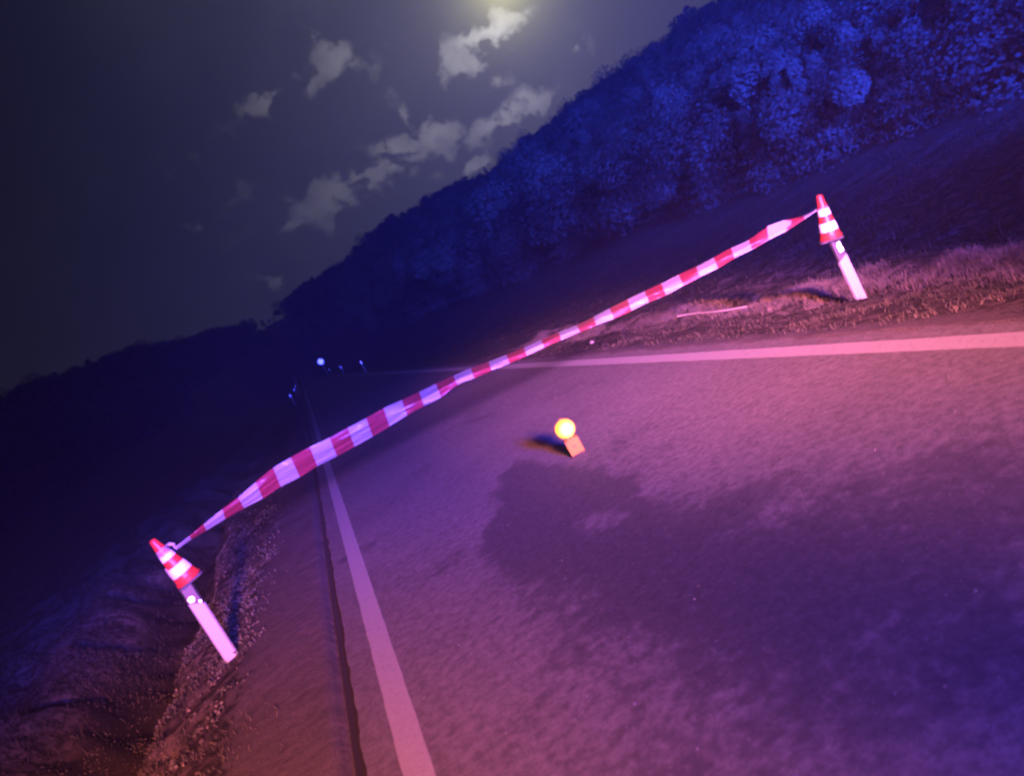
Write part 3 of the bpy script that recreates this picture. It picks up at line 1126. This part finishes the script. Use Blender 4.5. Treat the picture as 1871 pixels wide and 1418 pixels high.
# ------------------------------------------------------------------ barrier tape
pairs = [  # photo x,y of upper edge, lower edge at every colour change, from the left cone to the right cone
    ((318, 1001), (322, 1006)), ((346, 980), (350, 986)), ((372, 958), (377, 970)), ((406, 931), (412, 949)), ((435, 909), (446, 929)),
    ((467, 881), (480, 911)), ((499, 855), (513, 890)), ((531, 836), (548, 872)), ((566, 817), (580, 852)), ((602, 800), (616, 834)),
    ((635, 782), (648, 816)), ((669, 764), (681, 798)), ((701, 746), (712, 779)), ((734, 731), (744, 759)), ((766, 716), (775, 742)),
    ((796, 701), (806, 726)), ((828, 687), (836, 703)), ((860, 673), (867, 691)), ((892, 661), (899, 677)), ((925, 648), (931, 664)),
    ((957, 635), (963, 650)), ((989, 621), (995, 635)), ((1021, 607), (1026, 621)), ((1054, 594), (1060, 607)), ((1084, 579), (1090, 594)),
    ((1114, 563), (1122, 582)), ((1146, 547), (1154, 568)), ((1178, 532), (1186, 552)), ((1208, 518), (1217, 539)), ((1240, 502), (1249, 522)),
    ((1272, 487), (1279, 506)), ((1304, 470), (1312, 490)), ((1336, 453), (1342, 472)), ((1368, 438), (1374, 456)), ((1402, 415), (1405, 438)),
    ((1436, 402), (1438, 421)), ((1468, 394), (1470, 400)), ((1492, 381), (1493, 385))]
midf = lambda t: 0.5 + 0.0 * t
PL_ = unproj_depth(320, 1003, LB)
PR_ = unproj_depth(1492, 383, RB)


def tape_point(px, py, bow, extra=0.0):
    v = ray(px, py)
    o = np.array([0, 0, CAM_H])
    # intersect with the vertical curved sheet through both ends
    e = (PR_ - PL_)[:2]
    n_ = np.array([-e[1], e[0]]) / np.hypot(*e)
    t = 5.0
    for _ in range(30):
        p = o + v * t
        s = np.clip((p[:2] - PL_[:2]) @ e / (e @ e), 0, 1)
        d = (p[:2] - PL_[:2]) @ n_ - (bow * 4 * s * (1 - s) + extra)
        t -= d / (v[:2] @ n_)
    return o + v * t


rows = []
colr = []
SUB = 4
NP_ = len(pairs)
for i in range(NP_ - 1):
    for j in range(SUB):
        f_ = j / SUB
        rows.append((i, f_))
rows.append((NP_ - 1, 0.0))
NR = 9
VV = []


def cr(p0, p1, p2, p3, t):
    return 0.5 * ((2 * p1) + (-p0 + p2) * t + (2 * p0 - 5 * p1 + 4 * p2 - p3) * t * t + (-p0 + 3 * p1 - 3 * p2 + p3) * t ** 3)


UP = np.array([p[0] for p in pairs], float)
LO = np.array([p[1] for p in pairs], float)
gx = lambda A, k: A[max(0, min(len(A) - 1, k))]
for (i, f_) in rows:
    a = cr(gx(UP, i - 1), gx(UP, i), gx(UP, i + 1), gx(UP, i + 2), f_)
    c = cr(gx(LO, i - 1), gx(LO, i), gx(LO, i + 1), gx(LO, i + 2), f_)
    u_ = (i + f_) / (NP_ - 1)
    wgt = math.sin(math.pi * u_) ** 0.5
    for k in range(NR):
        s = k / (NR - 1)
        p = a + (c - a) * s
        # lengthwise fold: on the left the upper half faces the lamps, on the right the lower half does
        if u_ < 0.40:
            fold = 0.35
            tilt_up, tilt_lo = -0.3, 1.0
        else:
            fold = 0.52
            tilt_up, tilt_lo = 1.9, -0.2
        blend = sst(0.29, 0.40, np.array([u_]))[0]
        dep_l = max(0, s - 0.33) * 0.22
        dep_r = (max(0, 0.52 - s) * 0.42)
        dep = (dep_l * (1 - blend) + dep_r * blend) * wgt
        dep += 0.006 * math.sin(s * 17 + u_ * 40) * wgt + 0.004 * math.sin(s * 29 - u_ * 90) * wgt
        VV.append(tape_point(p[0], p[1], 0.55, dep))
VV = np.array(VV)
nrow = len(rows)
id_ = np.arange(nrow * NR).reshape(nrow, NR)
q = np.stack([id_[:-1, :-1], id_[1:, :-1], id_[1:, 1:], id_[:-1, 1:]], -1).reshape(-1, 4)
mi = []
for rr in range(nrow - 1):
    seg = rows[rr][0]
    # segment index: first change (index 3) is white -> red
    red = (seg % 2 == 1)
    mi += [1 if red else 0] * (NR - 1)


def tape_mat(name, col, tcol):
    mt, nb, bs = new_mat(name)
    p = nb.n('ShaderNodeNewGeometry').outputs['Position']
    f, _ = nb.noise(p, 30.0, 3, 0.6)
    nb.l(nb.mix(f, tuple(c * 0.9 for c in col), col), bs.inputs['Base Color'])
    bs.inputs['Roughness'].default_value = 0.32
    tr = nb.n('ShaderNodeBsdfTranslucent')
    tr.inputs[0].default_value = (*tcol, 1)
    tp = nb.n('ShaderNodeBsdfTransparent')
    m1 = nb.n('ShaderNodeMixShader')
    m1.inputs[0].default_value = 0.2
    m2 = nb.n('ShaderNodeMixShader')
    m2.inputs[0].default_value = 0.20
    out = mt.node_tree.nodes['Material Output']
    nb.l(bs.outputs[0], m1.inputs[1])
    nb.l(tr.outputs[0], m1.inputs[2])
    nb.l(m1.outputs[0], m2.inputs[1])
    nb.l(tp.outputs[0], m2.inputs[2])
    nb.l(m2.outputs[0], out.inputs[0])
    return mt


M_TW = tape_mat('tape_white', (0.33, 0.33, 0.34), (0.3, 0.3, 0.3))
M_TR = tape_mat('tape_red', (0.26, 0.035, 0.05), (0.25, 0.03, 0.04))
tape = empty('barrier_tape', tuple(PL_), (0, 0, 0), 'red and white barrier tape strung across the road between the two cones', 'barrier tape')
mesh_np('tape_strip', VV - PL_, q, [M_TW, M_TR], tape, smooth=False, mat_idx=mi)


# wraps of tape round both cones
def wrap(tc_, s, z0, w, mat, r_extra, tilt, name='tape_wrap', a0=0, a1=2 * math.pi):
    bm = bmesh.new()
    Hc, r0, r1 = 0.47, 0.110, 0.027
    n = 40
    prev = None
    for k in range(n + 1):
        a = a0 + (a1 - a0) * k / n
        dz = tilt * math.cos(a) + 0.003 * math.sin(5 * a)
        vs = []
        for j in range(4):
            z = z0 + dz + w * (j / 3 - 0.5)
            r = r0 + (r1 - r0) * z / Hc + r_extra + 0.0025 * math.sin(j * 2.1 + a * 3)
            vs.append(bm.verts.new((r * math.cos(a), r * math.sin(a), z)))
        if prev:
            for j in range(3):
                bm.faces.new((prev[j], vs[j], vs[j + 1], prev[j + 1]))
        prev = vs
    o = obj_bm(name, bm, mat, tape, smooth=True)
    tm = Matrix.LocRotScale(tc_.location, tc_.rotation_euler, tc_.scale)
    o.data.transform(tm)
    o.data.transform(Matrix.Translation(-Vector(PL_)))
    return o


wrap(tL, sL, 0.335, 0.030, M_TW, 0.004, 0.012)
wrap(tL, sL, 0.318, 0.022, M_TW, 0.006, -0.008)
wrap(tR, sR, 0.335, 0.012, M_TW, 0.004, 0.004)
# loose tail at the left knot
bm = bmesh.new()
pts = [(0, 0, 0), (0.012, -0.004, 0.030), (-0.012, -0.008, 0.052), (-0.03, -0.004, 0.060)]
prev = None
for k, p in enumerate(pts):
    w_ = 0.008 + 0.006 * k
    a_ = bm.verts.new((p[0] - w_, p[1], p[2]))
    c_ = bm.verts.new((p[0] + w_ * 0.6, p[1] + 0.004, p[2] + 0.008))
    if prev:
        bm.faces.new((prev[0], prev[1], c_, a_))
    prev = (a_, c_)
obj_bm('tape_tail', bm, M_TW, tape)
# flap standing up near the right end
fl = [(1382, 436, 0), (1394, 424, 0.02), (1402, 413, .03), (1418, 407, .03), (1432, 402, .02), (1446, 403, 0.01), (1462, 400, 0)]
low = [(1384, 440), (1395, 434), (1403, 430), (1416, 427), (1430, 419), (1444, 411), (1460, 404)]
vv = []
for (a_, c_) in zip(fl, low):
    vv.append(tape_point(a_[0], a_[1], 0.55, a_[2] + 0.02) - PL_)
    vv.append(tape_point(c_[0], c_[1], 0.55, -0.012) - PL_)
fq = [(2 * k, 2 * k + 2, 2 * k + 3, 2 * k + 1) for k in range(len(fl) - 1)]
mesh_np('tape_flap', vv, fq, [M_TW, M_TR], tape, mat_idx=[1, 1, 0, 0, 0, 1])

# ------------------------------------------------------------------ warning lamp on the road
BP = on_ground(1057, 829)
bx = empty('warning_lamp', (BP[0], BP[1], 0.0), (0, 0, R_(-14)), 'lit yellow warning lamp with round lens on a small orange battery case on the road', 'warning lamp')
def matte(m_):
    m_.node_tree.nodes['Principled BSDF'].inputs['Specular IOR Level'].default_value = 0.05
    return m_


M_CASE = simple('case_plastic', (0.34, 0.155, 0.03), 0.8, var=0.08, scale=30)
matte(M_CASE)
M_DARK = simple('dark_plastic', (0.015, 0.012, 0.012), 0.5)
bm = bmesh.new()
rbox(bm, 0.122, 0.085, 0.142, (0, 0, 0.071 + 0.008), 0.010, 3)
obj_bm('battery_case', bm, M_CASE, bx)
bm = bmesh.new()
rbox(bm, 0.130, 0.092, 0.010, (0, 0, 0.007), 0.003, 1)
obj_bm('base', bm, M_DARK, bx)
bm = bmesh.new()
rbox(bm, 0.030, 0.006, 0.008, (-0.002, -0.0445, 0.082), 0.002, 1)
obj_bm('latch', bm, M_DARK, bx)
bm = bmesh.new()
rbox(bm, 0.022, 0.006, 0.006, (-0.040, -0.0445, 0.136), 0.002, 1)
obj_bm('key_slot', bm, M_DARK, bx)
bm = bmesh.new()
rbox(bm, 0.070, 0.05, 0.022, (0, 0, 0.158), 0.006, 2)
obj_bm('neck', bm, M_CASE, bx)
LZ = 0.240
mt, nb, bs = new_mat('amber_lens')
lw = nb.n('ShaderNodeTexCoord').outputs['Object']
s_ = nb.n('ShaderNodeSeparateXYZ')
nb.l(lw, s_.inputs[0])
rx = nb.math('ADD', s_.outputs[0], -0.012)
rz_ = nb.math('ADD', s_.outputs[2], -LZ + 0.004)
rad2 = nb.math('SQRT', nb.math('ADD', nb.math('MULTIPLY', rx, rx), nb.math('MULTIPLY', rz_, rz_)))
wv_ = nb.n('ShaderNodeTexVoronoi')
nb.l(lw, wv_.inputs['Vector'])
wv_.inputs['Scale'].default_value = 70
core = nb.mr(rad2, 0.02, 0.088, 1.0, 0.0, True)
ec = nb.mix(core, (1.0, 0.74, 0.05), (1.0, 0.97, 0.42))
nb.l(ec, bs.inputs['Emission Color'])
nb.l(nb.math('MULTIPLY', nb.mr(core, 0, 1, 1.15, 3.2), nb.mr(wv_.outputs['Distance'], 0.0, 0.6, 0.85, 1.15)), bs.inputs['Emission Strength'])
bs.inputs['Base Color'].default_value = (0.2, 0.12, 0.01, 1)
bs.inputs['Roughness'].default_value = 0.2
bm = bmesh.new()
rl = 0.080
prof = [(0.002, -0.052), (rl * .3, -0.050), (rl * .55, -0.044), (rl * .78, -0.034), (rl * .93, -0.022), (rl, -0.008),
        (rl, 0.008), (rl * .93, 0.022), (rl * .78, 0.034), (rl * .55, 0.044), (rl * .3, 0.050), (0.002, 0.052)]
lathe(bm, prof, 44, 'Y', (0, 0, LZ))
obj_bm('lens', bm, mt, bx, smooth=True)
bm = bmesh.new()
lathe(bm, [(rl + 0.001, -0.007), (rl + 0.006, -0.006), (rl + 0.006, 0.006), (rl + 0.001, 0.007)], 44, 'Y', (0, 0, LZ), cap=False)
obj_bm('lens_rim', bm, M_CASE, bx)
bm = bmesh.new()
rbox(bm, 0.026, 0.022, 0.012, (0.0, 0, LZ + rl + 0.008), 0.003, 2)
obj_bm('top_knob', bm, M_CASE, bx)

# ------------------------------------------------------------------ pale stick lying in the right verge, small pale stone
A_ = on_ground(1240, 583, -0.05)
B_ = on_ground(1365, 567, -0.05)
bm = bmesh.new()
n = 14
prev = None
for k in range(n + 1):
    t_ = k / n
    c_ = Vector(A_) * (1 - t_) + Vector(B_) * t_
    zt = float(terrain(c_.x, c_.y)) + 0.06
    c_ = Vector((c_.x + 0.02 * math.sin(t_ * 7), c_.y, max(zt, -0.02) + 0.01))
    ring = [bm.verts.new(c_ + Vector((math.cos(a) * 0.009, 0, math.sin(a) * 0.009))) for a in np.linspace(0, 2 * math.pi, 7)[:-1]]
    if prev:
        for j in range(6):
            bm.faces.new((prev[j], prev[(j + 1) % 6], ring[(j + 1) % 6], ring[j]))
    prev = ring
st = obj_bm('fallen_stick', bm, simple('bleached_wood', (0.6, 0.57, 0.5), 0.7))
tag(st, 'thin pale stick lying in the grass of the right verge', 'stick')
v = ray(1075, 613)
SP = on_ground(1075, 613, 0.0)
bm = bmesh.new()
bmesh.ops.create_icosphere(bm, subdivisions=2, radius=0.04)
for v_ in bm.verts:
    v_.co = v_.co * (1 + 0.25 * noise.noise(v_.co * 30))
    v_.co.z *= 0.7
sto = obj_bm('stone', bm, simple('pale_stone', (0.3, 0.3, 0.29), 0.6))
sto.location = (SP[0], SP[1], float(terrain(SP[0], SP[1])) + 0.03)
tag(sto, 'small pale stone at the right road edge beyond the tape', 'stone')
# ------------------------------------------------------------------ night air
bm = bmesh.new()
rr_ = bmesh.ops.create_cube(bm, size=1.0)
for v_ in rr_['verts']:
    v_.co = Vector((v_.co.x * 2400, v_.co.y * 2400, -12.0 if v_.co.z < 0 else 62.0))
mh = bpy.data.materials.new('night_haze')
mh.use_nodes = True
mh.node_tree.nodes.remove(mh.node_tree.nodes['Principled BSDF'])
pv = mh.node_tree.nodes.new('ShaderNodeVolumePrincipled')
pv.inputs['Color'].default_value = (0.9, 0.92, 0.95, 1)
pv.inputs['Density'].default_value = HAZE
mh.node_tree.links.new(pv.outputs[0], mh.node_tree.nodes['Material Output'].inputs['Volume'])
hz = obj_bm('haze', bm, mh)
tag(hz, 'thin night haze over the whole valley', None, kind='stuff')
print('verts terrain', nx * ny, 'trees', len(az_list))
